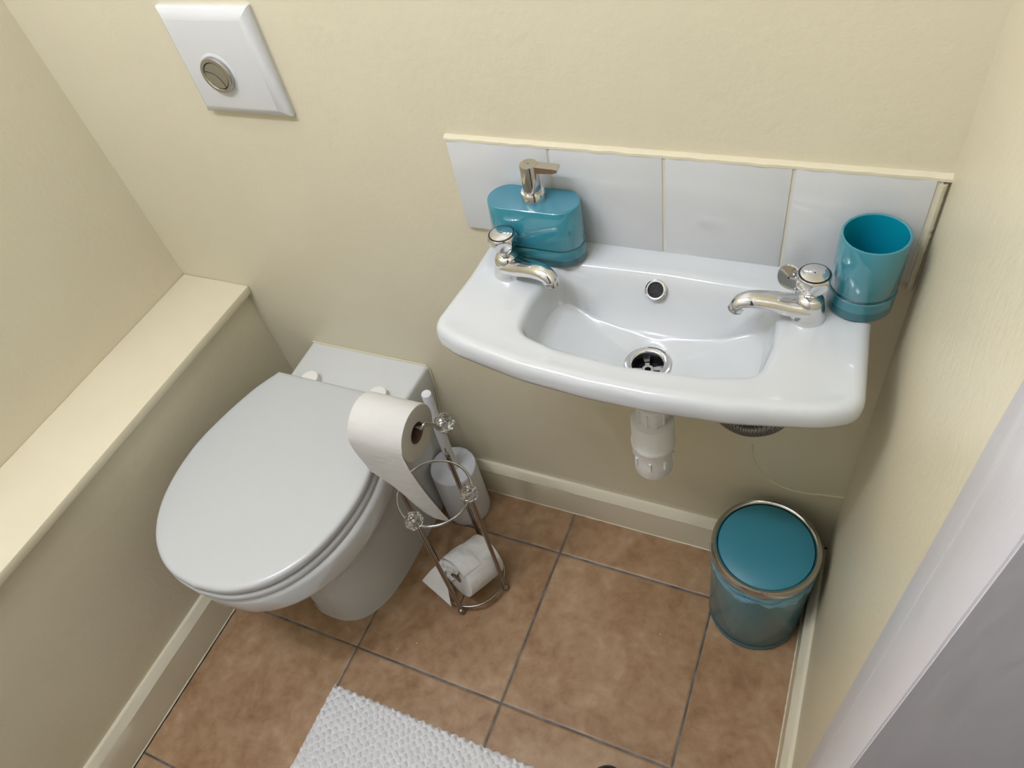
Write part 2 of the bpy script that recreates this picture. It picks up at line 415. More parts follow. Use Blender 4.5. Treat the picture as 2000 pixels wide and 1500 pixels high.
# dual buttons: a crescent and a lens
def arcpoly(pts2, y0, y1, m, name, par):
    b = bm_new(); loft(b, [[Vector((p[0], y0, p[1])) for p in pts2], [Vector((p[0], y1 + .0006, p[1])) for p in pts2], [Vector((BX + (p[0] - BX) * .985, y1, BZ + (p[1] - BZ) * .985)) for p in pts2]]); return obj(name, b, m, par)
R0 = .0188
cx2, cz2, R2 = BX - .0155, BZ - .0185, .0245
def onlens():
    outer = [];
    for k in range(121):
        a = -PI + 2 * PI * k / 120
        p = (BX + R0 * math.cos(a), BZ + R0 * math.sin(a))
        outer.append((p, math.hypot(p[0] - cx2, p[1] - cz2) < R2))
    return outer
O = onlens()
ins = [p for p, f in O if f]; out_ = [p for p, f in O if not f]
# order: rotate so that each run is contiguous
idx = [k for k, (p, f) in enumerate(O) if not f]
out_ = [O[k][0] for k in idx]
a0 = math.atan2(out_[-1][1] - cz2, out_[-1][0] - cx2); a1 = math.atan2(out_[0][1] - cz2, out_[0][0] - cx2)
if a0 < a1: a0 += 2 * PI
arc = [(cx2 + (R2 + .0007) * math.cos(a0 + (a1 - a0) * k / 24), cz2 + (R2 + .0007) * math.sin(a0 + (a1 - a0) * k / 24)) for k in range(25)]
arcpoly(out_ + arc[1:-1], -.0186, -.0245, M['nickel'], 'full_flush_button', rg)
st = idx[-1] + 1
inn = [O[(st + k) % 120][0] for k in range(120) if O[(st + k) % 120][1]]
arc2 = [(cx2 + (R2 - .0007) * math.cos(a1 + (a0 - a1) * k / 24), cz2 + (R2 - .0007) * math.sin(a1 + (a0 - a1) * k / 24)) for k in range(25)]
arcpoly(inn + arc2[1:-1], -.0186, -.0245, M['nickel'], 'half_flush_button', rg)

# ------------------------------------------------------------------ toilet
TX = -.325
TO = thing('toilet', 'white back-to-wall toilet with closed lid beside the boxed-in left wall', 'toilet', (TX, -.27, 0))
LX = -.334
half = [(.129, -.106), (.155, -.160), (.176, -.235), (.187, -.310), (.181, -.385), (.158, -.452), (.117, -.505), (.062, -.537), (0, -.547)]
def sym(h, cx=TX, n=10):
    pts = catmull([(p[0], p[1], 0) for p in [(h[0][0], h[0][1])] + h[0:]], n)
    pts = [p for i, p in enumerate(pts) if i >= n]
    r = [Vector((cx + p.x, p.y)) for p in pts]; l = [Vector((cx - p.x, p.y)) for p in pts[-2::-1]]
    return r + l
NP = 160
lid_c = (LX, -.30)
lidpoly = sym(half, LX)
Lr = angular(lidpoly, lid_c, NP)
def ring_in(r, d): return inset(r, d)
def lid_z(y):      # the lid lies very nearly flat
    return 0.0
bm = bm_new()
loft(bm, [at(ring_in(Lr, .010), .4175), at(ring_in(Lr, .0015), .4185), at(Lr, .421), at(Lr, .4295), at(ring_in(Lr, .0012), .4325), at(ring_in(Lr, .0035), .4345), at(ring_in(Lr, .0075), .4357), at(ring_in(Lr, .014), .436), at([Vector(lid_c) + (p - Vector(lid_c)) * .6 for p in Lr], .4368)])
obj('lid', bm, M['lid'], TO, angle=50)
Sr = angular(sym([(p[0] + .001, p[1] - .0015) for p in half], LX), lid_c, NP)
bm = bm_new()
loft(bm, [at(ring_in(Sr, .006), .3965), at(ring_in(Sr, .001), .399), at(Sr, .403), at(Sr, .4075), at(ring_in(Sr, .0015), .4110), at(ring_in(Sr, .005), .4130), at(ring_in(Sr, .012), .4138)])
obj('seat', bm, M['lid'], TO, angle=50)
# hinges
for sx in (-1, 1):
    bm = bm_new(); c0 = -.314 + sx * .080
    lathe(bm, [(.0175, 0), (.0185, .004), (.0185, .017), (.0172, .0195), (.009, .0203)], (c0, -.101, .4085), seg=28)
    obj('hinge', bm, M['wplastic'], TO)
# pan
panh = [(.120, -.100), (.150, -.160), (.1765, -.235), (.186, -.310), (.180, -.385), (.157, -.450), (.116, -.503), (.062, -.535), (0, -.545)]
pc = (TX, -.25)
Pr = angular(sym(panh), pc, NP)
pedpoly = roundpoly([(TX + .106, -.05, 0), (TX - .106, -.05, 0), (TX - .106, -.372, .10), (TX - .03, -.412, .05), (TX + .05, -.41, .06), (TX + .112, -.335, .10)], 10)
pedpoly2 = sym([(.110, -.03), (.112, -.12), (.111, -.21), (.108, -.28), (.096, -.340), (.070, -.384), (.035, -.404), (0, -.408)])
Pd = angular(pedpoly2, pc, NP)
bm = bm_new()
spec = [(.0, 1.0, -.003), (.012, 1.0, 0), (.12, 1.0, .001), (.17, .99, .003), (.205, .93, 0), (.235, .82, 0), (.262, .66, 0), (.288, .44, 0), (.308, .25, 0), (.322, .13, 0), (.334, .065, 0), (.346, .03, 0), (.362, .012, 0), (.384, 0, 0), (.391, 0, .002), (.3945, 0, .006), (.396, 0, .014)]
rows = [at(inset(lerp2(Pr, Pd, t), d), z) for z, t, d in spec]
loft(bm, rows)
# rear body up to the wall with its flat shelf
def blk(hw, yb, z, r=.02):
    return [Vector((p.x, p.y, z)) for p in roundpoly([(TX + .007 - hw, -.001, 0), (TX + .007 + hw, -.001, 0), (TX + .007 + hw * .97, yb, r), (TX + .007 - hw * .97, yb, r)], 8)]
loft(bm, [blk(.112, -.10, 0), blk(.116, -.12, .15), blk(.124, -.14, .25), blk(.136, -.13, .33), blk(.1405, -.122, .37), blk(.1405, -.122, .404), blk(.1395, -.1215, .4085), blk(.137, -.119, .4115), blk(.133, -.115, .4125)])
obj('pan', bm, M['pan'], TO, angle=55)
bm = bm_new()
tube(bm, [Vector((p.x, p.y, .001)) for p in Pd if p.y < -.04], .0024, 6)
obj('floor_sealant', bm, M['seal'], TO)
bm = bm_new()
tube(bm, [(TX + .007 - .141, -.0015, .405), (TX + .007 - .138, -.0015, .413), (TX, -.0015, .4135), (TX + .007 + .137, -.0015, .413), (TX + .007 + .142, -.0015, .405), (TX + .007 + .140, -.0015, .34), (TX + .007 + .126, -.0015, .25), (TX + .007 + .118, -.0015, .12)], .0022, 6)
obj('wall_sealant', bm, M['seal'], TO)

# ------------------------------------------------------------------ wash basin
BCX = .309
WB = thing('wash_basin', 'wide shallow white ceramic wall basin with two tap holes under the tiles', 'basin', (BCX, 0, .70))
NB = 300; bc = (BCX, -.125)
outp = roundpoly([(BCX - .261, -.0005, 0), (BCX - .262, -.10, .3), (BCX - .272, -.211, .034), (BCX - .225, -.230, .10), (BCX - .13, -.2485, .3), (BCX - .04, -.2550, .3), (BCX + .04, -.2550, .3), (BCX + .13, -.2485, .3), (BCX + .225, -.229, .10), (BCX + .264, -.210, .034), (BCX + .258, -.10, .3), (BCX + .256, -.0005, 0)], 8)
Ou = angular(outp, bc, NB)
bowl = roundpoly([(BCX - .150, -.046, .045), (BCX - .163, -.130, .12), (BCX - .160, -.196, .040), (BCX - .095, -.2125, .10), (BCX, -.2200, .3), (BCX + .095, -.2125, .10), (BCX + .158, -.196, .040), (BCX + .166, -.130, .12), (BCX + .156, -.046, .045), (BCX, -.041, .3)], 8)
Bo = angular(bowl, bc, NB)
def ell(cx, cy, a, b, n=NB): return [Vector((cx + a * math.cos(2 * PI * i / n), cy + b * math.sin(2 * PI * i / n))) for i in range(n)]
bot = [Vector(p[:2]) for p in catmull([(BCX - .124, -.077, 0), (BCX - .141, -.098, 0), (BCX - .144, -.140, 0), (BCX - .138, -.182, 0), (BCX - .105, -.202, 0), (BCX, -.209, 0), (BCX + .105, -.202, 0), (BCX + .138, -.182, 0), (BCX + .144, -.140, 0), (BCX + .141, -.098, 0), (BCX + .124, -.077, 0), (BCX + .085, -.085, 0), (BCX + .04, -.0925, 0), (BCX, -.095, 0), (BCX - .04, -.0925, 0), (BCX - .085, -.085, 0)], 8, True)]
Bt = angular(bot, (BCX, -.128), NB)
def atb(ring, z, k): return [Vector((p.x, p.y, z + 0.022 * k * min(1, abs(p.x - BCX) / .145) ** 2)) for p in ring]
Dr = ell(.312, -.138, .031, .031)
Dr = [Vector(p) for p in Dr]
def clampy(r, y=-.0006): return [Vector((p.x, y if q.y > -.004 else min(p.y, y))) for p, q in zip(r, Ou)]
bm = bm_new()
und = angular(roundpoly([(BCX - .13, -.03, .05), (BCX - .13, -.20, .06), (BCX + .13, -.20, .06), (BCX + .13, -.03, .05)], 8), bc, NB)
rows = [at(lerp2(und, Dr, .6), .680), at(lerp2(und, Dr, .25), .684), at(und, .695), at(lerp2(und, Bo, .6), .725), at(lerp2(Bo, Ou, .25), .745),
        at(clampy(inset(Ou, .016)), .7515), at(clampy(inset(Ou, .006)), .7530), at(clampy(inset(Ou, .0018)), .7565), at(clampy(Ou), .762), at(clampy(Ou), .771), at(clampy(inset(Ou, .001)), .777), at(clampy(inset(Ou, .0035)), .782), at(clampy(inset(Ou, .008)), .7855), at(clampy(inset(Ou, .0125)), .7865), at(inset(Ou, .017), .7862), at(inset(Ou, .024), .7845),
        at(lerp2(inset(Ou, .024), Bo, .6), .7842),
        at(Bo, .7840), at(inset(Bo, .003), .7832), at(inset(Bo, .006), .7812), at(inset(Bo, .009), .7775)]
B9 = inset(Bo, .009)
for t, z in ((.10, .7705), (.22, .760), (.36, .748), (.52, .736), (.68, .7262), (.83, .7190), (.94, .7150), (1.0, .7134)):
    rows.append(atb(lerp2(B9, Bt, t), z, min(1, t * 1.1) * (1 if t < .95 else 1)))
for t, z in ((.10, .7120), (.3, .7105), (.55, .7088), (.8, .7065), (1.0, .7040)):
    rows.append(atb(lerp2(Bt, Dr, t), z, max(0, 1 - t)))
rows += [at(ell(.312, -.138, .024, .024), .701), at(ell(.312, -.138, .023, .023), .683)]
loft(bm, rows, True, True)
obj('basin_bowl', bm, M['ceramic'], WB, angle=70)
# waste
dc = (.312, -.138)
bm = bm_new(); lathe(bm, [(.0235, -.018), (.0222, -.002), (.0205, .0006), (.0215, .0022), (.0225, .0028), (.030, .0022), (.0312, .0010), (.0312, -.0006)], (*dc, .7045), seg=56, cap0=False, cap1=False); wa = obj('waste_flange', bm, M['chrome'], WB)
bm = bm_new(); lathe(bm, [(.0001, 0), (.0215, 0), (.0215, .014), (.0224, .014), (.0224, -.001), (.0001, -.001)], (*dc, .6840), seg=40, cap0=False, cap1=False); obj('waste_well', bm, M['black'], wa)
bm = bm_new()
lathe(bm, [(.0042, 0), (.0042, .002), (.0078, .002), (.0078, 0)], (*dc, .6925), seg=24, cap0=False, cap1=False)
for k in range(4):
    a = PI / 4 * (2 * k) + .35
    d = Vector((math.cos(a), math.sin(a), 0)); s = Vector((-d.y, d.x, 0))
    c = Vector((*dc, .6925))
    loft(bm, [[c + d * .0072 + s * .0026, c + d * .0072 - s * .0026, c + d * .0072 - s * .0026 + Vector((0, 0, .002)), c + d * .0072 + s * .0026 + Vector((0, 0, .002))],
              [c + d * .021 + s * .0046, c + d * .021 - s * .0046, c + d * .021 - s * .0046 + Vector((0, 0, .002)), c + d * .021 + s * .0046 + Vector((0, 0, .002))]])
obj('waste_grid', bm, M['chrome'], wa)
# overflow ring
oc = Vector((.303, -.0610, .7665)); on = Vector((0, -.72, .69)).normalized()
bm = bm_new(); lathe(bm, [(.0098, -.004), (.0098, .0015), (.0108, .0028), (.0125, .0030), (.0142, .0018), (.0148, -.002)], oc, on, seg=36, cap0=False, cap1=False); ov = obj('overflow_ring', bm, M['chrome'], WB)
bm = bm_new(); lathe(bm, [(.001, 0), (.0102, 0)], oc + on * .0003, on, seg=28, cap0=False); obj('overflow_hole', bm, M['black'], ov)

# ------------------------------------------------------------------ taps
def make_tap(label, bx, by, ang):
    z0 = .7835
    t = thing('basin_tap', label, 'tap', (bx, by, z0), 'chrome taps on the wash basin')
    d = Vector((math.cos(ang), math.sin(ang), 0)); s = Vector((-d.y, d.x, 0)); B = Vector((bx, by, z0))
    bm = bm_new()
    lathe(bm, [(.0215, 0), (.0215, .002), (.0205, .006), (.0185, .014), (.0170, .022), (.0160, .028), (.0135, .032), (.0105, .034), (.001, .0345)], B, seg=40, cap1=False)
    # spout: swept ellipse
    path = catmull([B + d * .002 + Vector((0, 0, .016)), B + d * .022 + Vector((0, 0, .020)), B + d * .045 + Vector((0, 0, .0275)), B + d * .066 + Vector((0, 0, .0315)), B + d * .078 + Vector((0, 0, .0285)), B + d * .0825 + Vector((0, 0, .0205))], 6)
    n = len(path); rings = []
    for i, p in enumerate(path):
        q = (path[min(i + 1, n - 1)] - path[max(i - 1, 0)]).normalized(); v = s.cross(q).normalized(); f = i / (n - 1)
        wd = .0185 * (1 - f) ** 1.3 + .0100 * (1 - (1 - f) ** 1.3); ht = .0125 * (1 - f) + .0085 * f
        if f > .85: wd += .0006; ht += .0006
        rings.append([p + s * (wd * math.cos(2 * PI * k / 24)) + v * (ht * math.sin(2 * PI * k / 24)) for k in range(24)])
    loft(bm, rings)
    body = obj('tap_body', bm, M['chrome'], t, angle=55)
    tip = path[-1]; q = (path[-1] - path[-2]).normalized()
    bm = bm_new(); lathe(bm, [(.0088, -.001), (.0092, .0), (.0092, .004), (.0070, .0042), (.0068, .001)], tip, q, seg=28, cap0=False); obj('spout_outlet', bm, M['darkchrome'], body)
    bm = bm_new(); lathe(bm, [(.0112, 0), (.0112, .003), (.0075, .005), (.0075, .014)], B + Vector((0, 0, .031)), seg=32); obj('tap_neck', bm, M['chrome'], t)
    # faceted handle
    bm = bm_new(); H = B + Vector((0, 0, .0385))
    def rf(a, h):
        u = max(0, min(1, h / .029))
        k = abs(((a * 6 / (2 * PI)) % 1) - .5) * 2     # 0 at facet centre, 1 at rib
        amp = .24 * math.sin(PI * min(1, u * 1.08)) ** .8
        return 1 - amp * (1 - k ** 2)
    lathe(bm, [(.0085, 0), (.0118, .0015), (.0145, .005), (.0172, .010), (.0192, .015), (.0203, .020), (.0200, .0245), (.0186, .0275), (.0176, .0285), (.0172, .0280)], H, seg=96, rf=rf)
    hd = obj('tap_handle', bm, M['chrome'], t, angle=60)
    bm = bm_new(); lathe(bm, [(.0173, .0), (.0173, .0008), (.0158, .0010), (.0156, .0)], H + Vector((0, 0, .0282)), seg=48); obj('handle_ring', bm, M['black'], hd)
    bm = bm_new(); lathe(bm, [(.0157, .0), (.0157, .0013), (.0148, .0018), (.001, .0020)], H + Vector((0, 0, .0282)), seg=48, cap1=False); obj('handle_cap', bm, M['chrome'], hd)
    return t
make_tap('chrome basin tap at the left end, in front of the soap dispenser', .103, -.086, math.radians(-21))
make_tap('chrome basin tap at the right end, beside the teal tumbler', .4935, -.084, math.radians(180 + 17))

# plug and chain behind the right tap
PG = thing('basin_plug', 'chrome basin plug on a ball chain standing behind the right tap', 'plug', (.470, -.046, .785))
pn = Vector((-.34, -.80, .30)).normalized()
bm = bm_new(); lathe(bm, [(.0115, -.008), (.0125, -.002), (.0160, -.0015), (.0165, .0005), (.0150, .002), (.001, .0028)], (.4650, -.036, .7975), pn, seg=36, cap1=False); obj('plug_disc', bm, M['darkchrome'], PG)
bm = bm_new()
path = catmull([(.4700, -.048, .8130), (.4755, -.052, .8060), (.4745, -.058, .7980), (.4770, -.060, .7910), (.4725, -.063, .7885), (.4790, -.058, .7875), (.4830, -.052, .7880)], 6)
acc = 0; last = path[0]; sphere(bm, last, .0017, 1)
for p in path[1:]:
    if (p - last).length > .0036: sphere(bm, p, .0017, 2); last = p
obj('ball_chain', bm, M['chrome'], PG)

# ------------------------------------------------------------------ bottle trap
tx, ty = .3150, -.134
BT = thing('bottle_trap', 'white plastic bottle trap hanging under the basin waste', 'waste trap', (tx, ty, .46))
def lugs(bm, r, z0, z1, n, a0, w=.0045, d=.0028):
    for k in range(n):
        a = a0 + 2 * PI * k / n; dd = Vector((math.cos(a), math.sin(a), 0)); s = Vector((-dd.y, dd.x, 0)); c = Vector((tx, ty, 0)) + dd * r
        loft(bm, [[c - s * w / 2 - dd * .002 + Vector((0, 0, z)), c + s * w / 2 - dd * .002 + Vector((0, 0, z)), c + s * w * .35 + dd * d + Vector((0, 0, z)), c - s * w * .35 + dd * d + Vector((0, 0, z))] for z in (z0, z1)])
bm = bm_new(); lathe(bm, [(.0275, 0), (.0290, .003), (.0292, .030), (.0292, .052), (.0300, .054), (.0300, .060)], (tx, ty, .4585), seg=48); lugs(bm, .0292, .486, .505, 8, .1); obj('trap_cup', bm, M['wplastic'], BT)
bm = bm_new(); lathe(bm, [(.0300, 0), (.0318, .001), (.0318, .005), (.0328, .007), (.0334, .014), (.0328, .017), (.0318, .019), (.0316, .062), (.0300, .066), (.020, .068)], (tx, ty, .5165), seg=48); obj('trap_body', bm, M['wplastic'], BT)
bm = bm_new(); lathe(bm, [(.0195, 0), (.0205, .002), (.0205, .028), (.018, .031)], (tx, ty, .5840), seg=40); lugs(bm, .0205, .586, .612, 10, .2, .004, .0025); obj('compression_nut', bm, M['wplastic'], BT)
bm = bm_new(); lathe(bm, [(.0165, 0), (.0165, .070)], (tx, ty, .613), seg=32); obj('tail_pipe', bm, M['wplastic'], BT)
bm = bm_new(); tube(bm, [(tx, ty + .02, .556), (tx, -.002, .556)], .017, 24); obj('outlet_pipe', bm, M['wplastic'], BT)
# braided hose
def hose_mat():
    m, nt, b = newmat('braided_steel'); b.inputs['Metallic'].default_value = .8; b.inputs['Roughness'].default_value = .4
    ck = nt.nodes.new('ShaderNodeTexChecker'); ck.inputs['Scale'].default_value = 560; ck.inputs[1].default_value = (.30, .28, .26, 1); ck.inputs[2].default_value = (.05, .048, .045, 1)
    tc = nt.nodes.new('ShaderNodeTexCoord'); nt.links.new(tc.outputs['Object'], ck.inputs[0]); nt.links.new(ck.outputs[0], b.inputs['Base Color']); return m
HS = thing('flexible_hose', 'braided steel tap hose looping below the right side of the basin', 'hose', (.45, -.12, .6))
bm = bm_new(); tube(bm, catmull([(.497, -.084, .752), (.500, -.096, .70), (.498, -.118, .650), (.480, -.132, .620), (.446, -.137, .6065), (.412, -.132, .620), (.394, -.112, .650), (.390, -.06, .70), (.392, -.002, .722)], 8), .0098, 16); obj('hose_tube', bm, hose_mat(), HS)
bm = bm_new(); lathe(bm, [(.011, 0), (.011, .03)], (.497, -.084, .724), seg=6); obj('hose_nut', bm, M['chrome'], HS)

# ------------------------------------------------------------------ soap dispenser
DX, DY, DZ = .1325, -.0375, .7865
SD = thing('soap_dispenser', 'teal acrylic soap dispenser with chrome pump on the basin by the left tap', 'soap dispenser', (DX, DY, DZ))
def stad(hw, hd, n=16):
    r = hd; out = []
    for k in range(n + 1):
        a = -PI / 2 + PI * k / n; out.append(Vector((DX + hw - r + r * math.cos(a), DY + r * math.sin(a))))
    for k in range(n + 1):
        a = PI / 2 + PI * k / n; out.append(Vector((DX - hw + r + r * math.cos(a), DY + r * math.sin(a))))
    return out
bm = bm_new()
loft(bm, [at(stad(.0650, .0275), DZ), at(stad(.0675, .0295), DZ + .002), at(stad(.0680, .0300), DZ + .012), at(stad(.0672, .0293), DZ + .0255), at(stad(.0664, .0286), DZ + .0265), at(stad(.0664, .0286), DZ + .0285), at(stad(.0670, .0291), DZ + .0295), at(stad(.0648, .0272), DZ + .086), at(stad(.0643, .0268), DZ + .0875), at(stad(.0636, .0262), DZ + .088)])
bt = obj('bottle', bm, M['teal_bottle'], SD, angle=35)
bm = bm_new(); loft(bm, [at(stad(.0630, .0256), DZ + .0865), at(stad(.0630, .0256), DZ + .0884)]); obj('bottle_top', bm, M['teal_flat'], bt)
bm = bm_new(); lathe(bm, [(.0162, 0), (.0162, .013), (.0150, .0145), (.0125, .0146)], (DX + .002, DY, DZ + .088), seg=40); obj('pump_collar', bm, M['chrome'], SD)
bm = bm_new()
pt = Vector((DX + .002, DY, DZ + .1025))
lathe(bm, [(.0118, -.004), (.0118, .038), (.0112, .0392), (.001, .0395)], pt, seg=40, cap1=False)
ph = obj('pump_head', bm, M['darkchrome'], SD)
bm = bm_new(); nd = Vector((math.cos(math.radians(3)), math.sin(math.radians(3)), 0)); ns = Vector((-nd.y, nd.x, 0))
def nz(x, w_, z0, z1): c = pt + nd * x; return [c + ns * w_ + Vector((0, 0, z0)), c - ns * w_ + Vector((0, 0, z0)), c - ns * w_ + Vector((0, 0, z1)), c + ns * w_ + Vector((0, 0, z1))]
loft(bm, [nz(.004, .0068, .029, .0390), nz(.034, .0066, .0305, .0370), nz(.0395, .0066, .0325, .0362)])
obj('nozzle', bm, M['darkchrome'], ph, angle=20)

# ------------------------------------------------------------------ tumbler
UX, UY, UZ = .5470, -.0495, .7865
tu = bm_new()
lathe(tu, [(.001, 0), (.0350, 0), (.0370, .002), (.0372, .0135), (.0372, .0145), (.0372, .0270), (.0362, .0280), (.0362, .0320), (.0370, .0332), (.0366, .100), (.0360, .1018), (.0345, .1022), (.0333, .1015), (.0328, .099), (.0318, .012), (.028, .008), (.001, .0075)], (UX, UY, UZ), seg=72, cap0=False, cap1=False)
TU = thing('tumbler', 'teal round acrylic tumbler standing beside the right tap in the corner', 'tumbler', (UX, UY, UZ))
cup = obj('cup', tu, [M['teal_cup']], TU, angle=40)
bm = bm_new(); lathe(bm, [(.0330, .1012), (.0326, .099), (.0316, .0125), (.028, .0085), (.001, .008)], (UX, UY, UZ), seg=72, cap0=False, cap1=False); obj('cup_inside', bm, M['teal_in'], cup)

# ------------------------------------------------------------------ waste bin
IX, IY = .5010, -.1140
BI = thing('pedal_bin', 'teal round waste bin with chrome rim in the corner under the basin', 'bin', (IX, IY, 0)); BI.name = 'waste_bin'
RT = .0905
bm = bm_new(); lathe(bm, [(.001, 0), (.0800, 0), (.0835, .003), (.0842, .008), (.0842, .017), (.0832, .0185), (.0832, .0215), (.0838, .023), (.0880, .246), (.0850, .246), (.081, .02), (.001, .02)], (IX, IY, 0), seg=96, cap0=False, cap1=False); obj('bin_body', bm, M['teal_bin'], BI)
bm = bm_new(); lathe(bm, [(.0885, .246), (.0902, .247), (.0908, .250), (.0906, .2595), (.0897, .2640), (.0875, .2658), (.0835, .2645), (.0805, .2610), (.0795, .252)], (IX, IY, 0), seg=96, cap0=False, cap1=False); obj('rim_band', bm, M['darkchrome'], BI)
bm = bm_new()
dome = [(.0790, 0), (.0792, .004), (.0782, .0065), (.070, .0095), (.055, .0125), (.035, .0145), (.015, .0152), (.001, .0153)]
lathe(bm, dome, (IX, IY, .2545), (.012, -.035, 1), seg=80, cap1=False); obj('swing_lid', bm, M['teal_lid'], BI)
bm = bm_new(); lathe(bm, [(.001, 0), (.0795, 0)], (IX, IY, .2515), seg=48, cap0=False); obj('lid_gap', bm, M['black'], BI)
# liner folded over the top of the bin body
bm = bm_new(); n = 150; rings = []
for j in range(9):
    ring = []
    for i in range(n):
        a = 2 * PI * i / n
        hem = .214 + .016 * noise.noise(Vector((math.cos(a) * 1.6, math.sin(a) * 1.6, 1))) + .006 * noise.noise(Vector((math.cos(a) * 6, math.sin(a) * 6, 4)))
        z = .2465 + (hem - .2465) * j / 8
        r = .0890 - .0002 * j + (.0016 + .0004 * j) * (.5 + noise.noise(Vector((math.cos(a) * 5, math.sin(a) * 5, z * 60)))) 
        ring.append(Vector((IX + r * math.cos(a), IY + r * math.sin(a), z)))
    rings.append(ring)
loft(bm, rings, False, False)
tag(obj('bin_liner', bm, M['liner'], None, org=(IX, IY, .2)), 'thin blue plastic liner folded over the top of the teal bin', 'bin liner')

# ------------------------------------------------------------------ toilet brush
QX, QY = -.150, -.070
TB = thing('toilet_brush', 'white cylindrical toilet brush holder standing between toilet and back wall', 'toilet brush', (QX, QY, 0))
bm = bm_new(); lathe(bm, [(.001, 0), (.0480, 0), (.0510, .002), (.0520, .008), (.0505, .165), (.0500, .1685), (.0490, .1695), (.0480, .1690), (.0478, .1675)], (QX, QY, 0), seg=72, cap0=False, cap1=False); obj('holder', bm, M['brushplastic'], TB)
bm = bm_new(); lathe(bm, [(.0478, .1675), (.030, .1677), (.0125, .1678), (.0122, .1700), (.011, .1705), (.0105, .168)], (QX, QY, 0), seg=56, cap0=False); obj('holder_lid', bm, M['brushplastic'], TB)
bm = bm_new()
hb, ht = Vector((QX, QY, .16)), Vector((QX + .013, QY - .008, .430))
hd_ = (ht - hb); L_ = hd_.length
lathe(bm, [(.0112, 0), (.0108, L_ * .4), (.0104, L_ * .6), (.0100, L_ - .002), (.0092, L_)], hb, hd_, seg=32); obj('brush_handle', bm, M['brushplastic'], TB)

# ------------------------------------------------------------------ free-standing paper holder
F1, F2, F3, F4 = Vector((-.0555, -.3085, 0)), Vector((.013, -.2305, 0)), Vector((-.064, -.1640, 0)), Vector((-.132, -.242, 0))
CC = (F1 + F2 + F3 + F4) / 4
PH = thing('paper_holder', 'free-standing steel wire toilet paper holder with crystal knobs between toilet and bin', 'toilet paper holder', CC)
HA = .571
def legrods(F, h):
    b = bm_new(); rad = (F - CC).normalized(); s = Vector((-rad.y, rad.x, 0)) * .0028
    for k in (-1, 1): tube(b, [F + s * k + Vector((0, 0, .012)), F + s * k + Vector((0, 0, h))], .0025, 10)
    return b
for F, h in ((F1, .372), (F2, .372), (F3, .376)):
    lg = obj('leg', legrods(F, h), M['steel'], PH)
    bm = bm_new(); sphere(bm, F + Vector((0, 0, .0082)), .0082, 3); obj('foot_ball', bm, M['steel'], lg)
bm = bm_new(); sphere(bm, F3 + Vector((0, 0, .380)), .0042, 2); tube(bm, [F3 + Vector((0, 0, .380)), F3 + Vector((-.002, .003, .393))], .0016, 8); obj('finial', bm, M['steel'], PH)
lg = obj('leg', legrods(F4, HA - .03), M['steel'], PH)
bm = bm_new(); sphere(bm, F4 + Vector((0, 0, .0082)), .0082, 3); obj('foot_ball', bm, M['steel'], lg)
def ringo(z, r, rr):
    b = bm_new(); tube(b, [CC + Vector((r * math.cos(2 * PI * k / 72), r * math.sin(2 * PI * k / 72), z)) for k in range(72)], rr, 10, closed=True); return b
obj('upper_ring', ringo(.362, .0685, .0026), M['nickel'], PH)
bm = ringo(.0285, .0700, .0024)
for F in (F1, F2):
    d = (F - CC).normalized() * .0690; tube(bm, [CC + d + Vector((0, 0, .0285)), CC - d + Vector((0, 0, .0285))], .0020, 8)
obj('lower_ring', bm, M['steel'], PH)
AE = Vector((-.022, -.2385, HA + .002))
KN = Vector((-.0050, -.2160, .5500))
bm = bm_new()
tube(bm, catmull([F4 + Vector((0, 0, HA - .035)), F4 + Vector((0, 0, HA - .012)), F4 + Vector((.006, 0, HA - .002)), F4 + Vector((.02, .0005, HA)), Vector((-.07, -.240, HA)), Vector((-.035, -.2395, HA)), AE, Vector((-.018, -.231, HA + .004)), KN], 6), .0034, 12)
obj('arm', bm, M['nickel'], PH)
def knob(c, axis, r=.0165):
    b = bm_new(); ax, u, v = frame(axis)
    prof = [(.35, -1.0), (.72, -.80), (.98, -.35), (1.0, .05), (.86, .45), (.62, .66), (.40, .74), (.28, .70), (.12, .80)]
    seg = 14; rings = []
    for q, (pr, phh) in enumerate(prof):
        rings.append([Vector(c) + ax * (r * phh) + u * (r * pr * (1 + .05 * (-1) ** (k + q)) * math.cos(2 * PI * (k + .5 * (q % 2)) / seg)) + v * (r * pr * (1 + .05 * (-1) ** (k + q)) * math.sin(2 * PI * (k + .5 * (q % 2)) / seg)) for k in range(seg)])
    loft(b, rings); bmesh.ops.triangulate(b, faces=b.faces)
    o = obj('crystal_knob', b, M['crystal'], PH, False)
    b = bm_new(); lathe(b, [(.0042, -.0155), (.0048, -.0132), (.0042, -.0125), (.0022, -.0120), (.0022, .000)], c, axis, seg=16); obj('knob_screw', b, M['nickel'], o)
    b = bm_new(); lathe(b, [(.001, .0106), (.0028, .0106), (.0022, .0122), (.001, .0125)], c, axis, seg=12); obj('knob_centre', b, M['nickel'], o)
knob(F1 + Vector((-.002, 0, .385)), (0, -.1, 1))
knob(F2 + Vector((0, 0, .385)), (.1, -.1, 1))
knob(KN + Vector((.004, .008, .004)), (.5, -.25, .75))

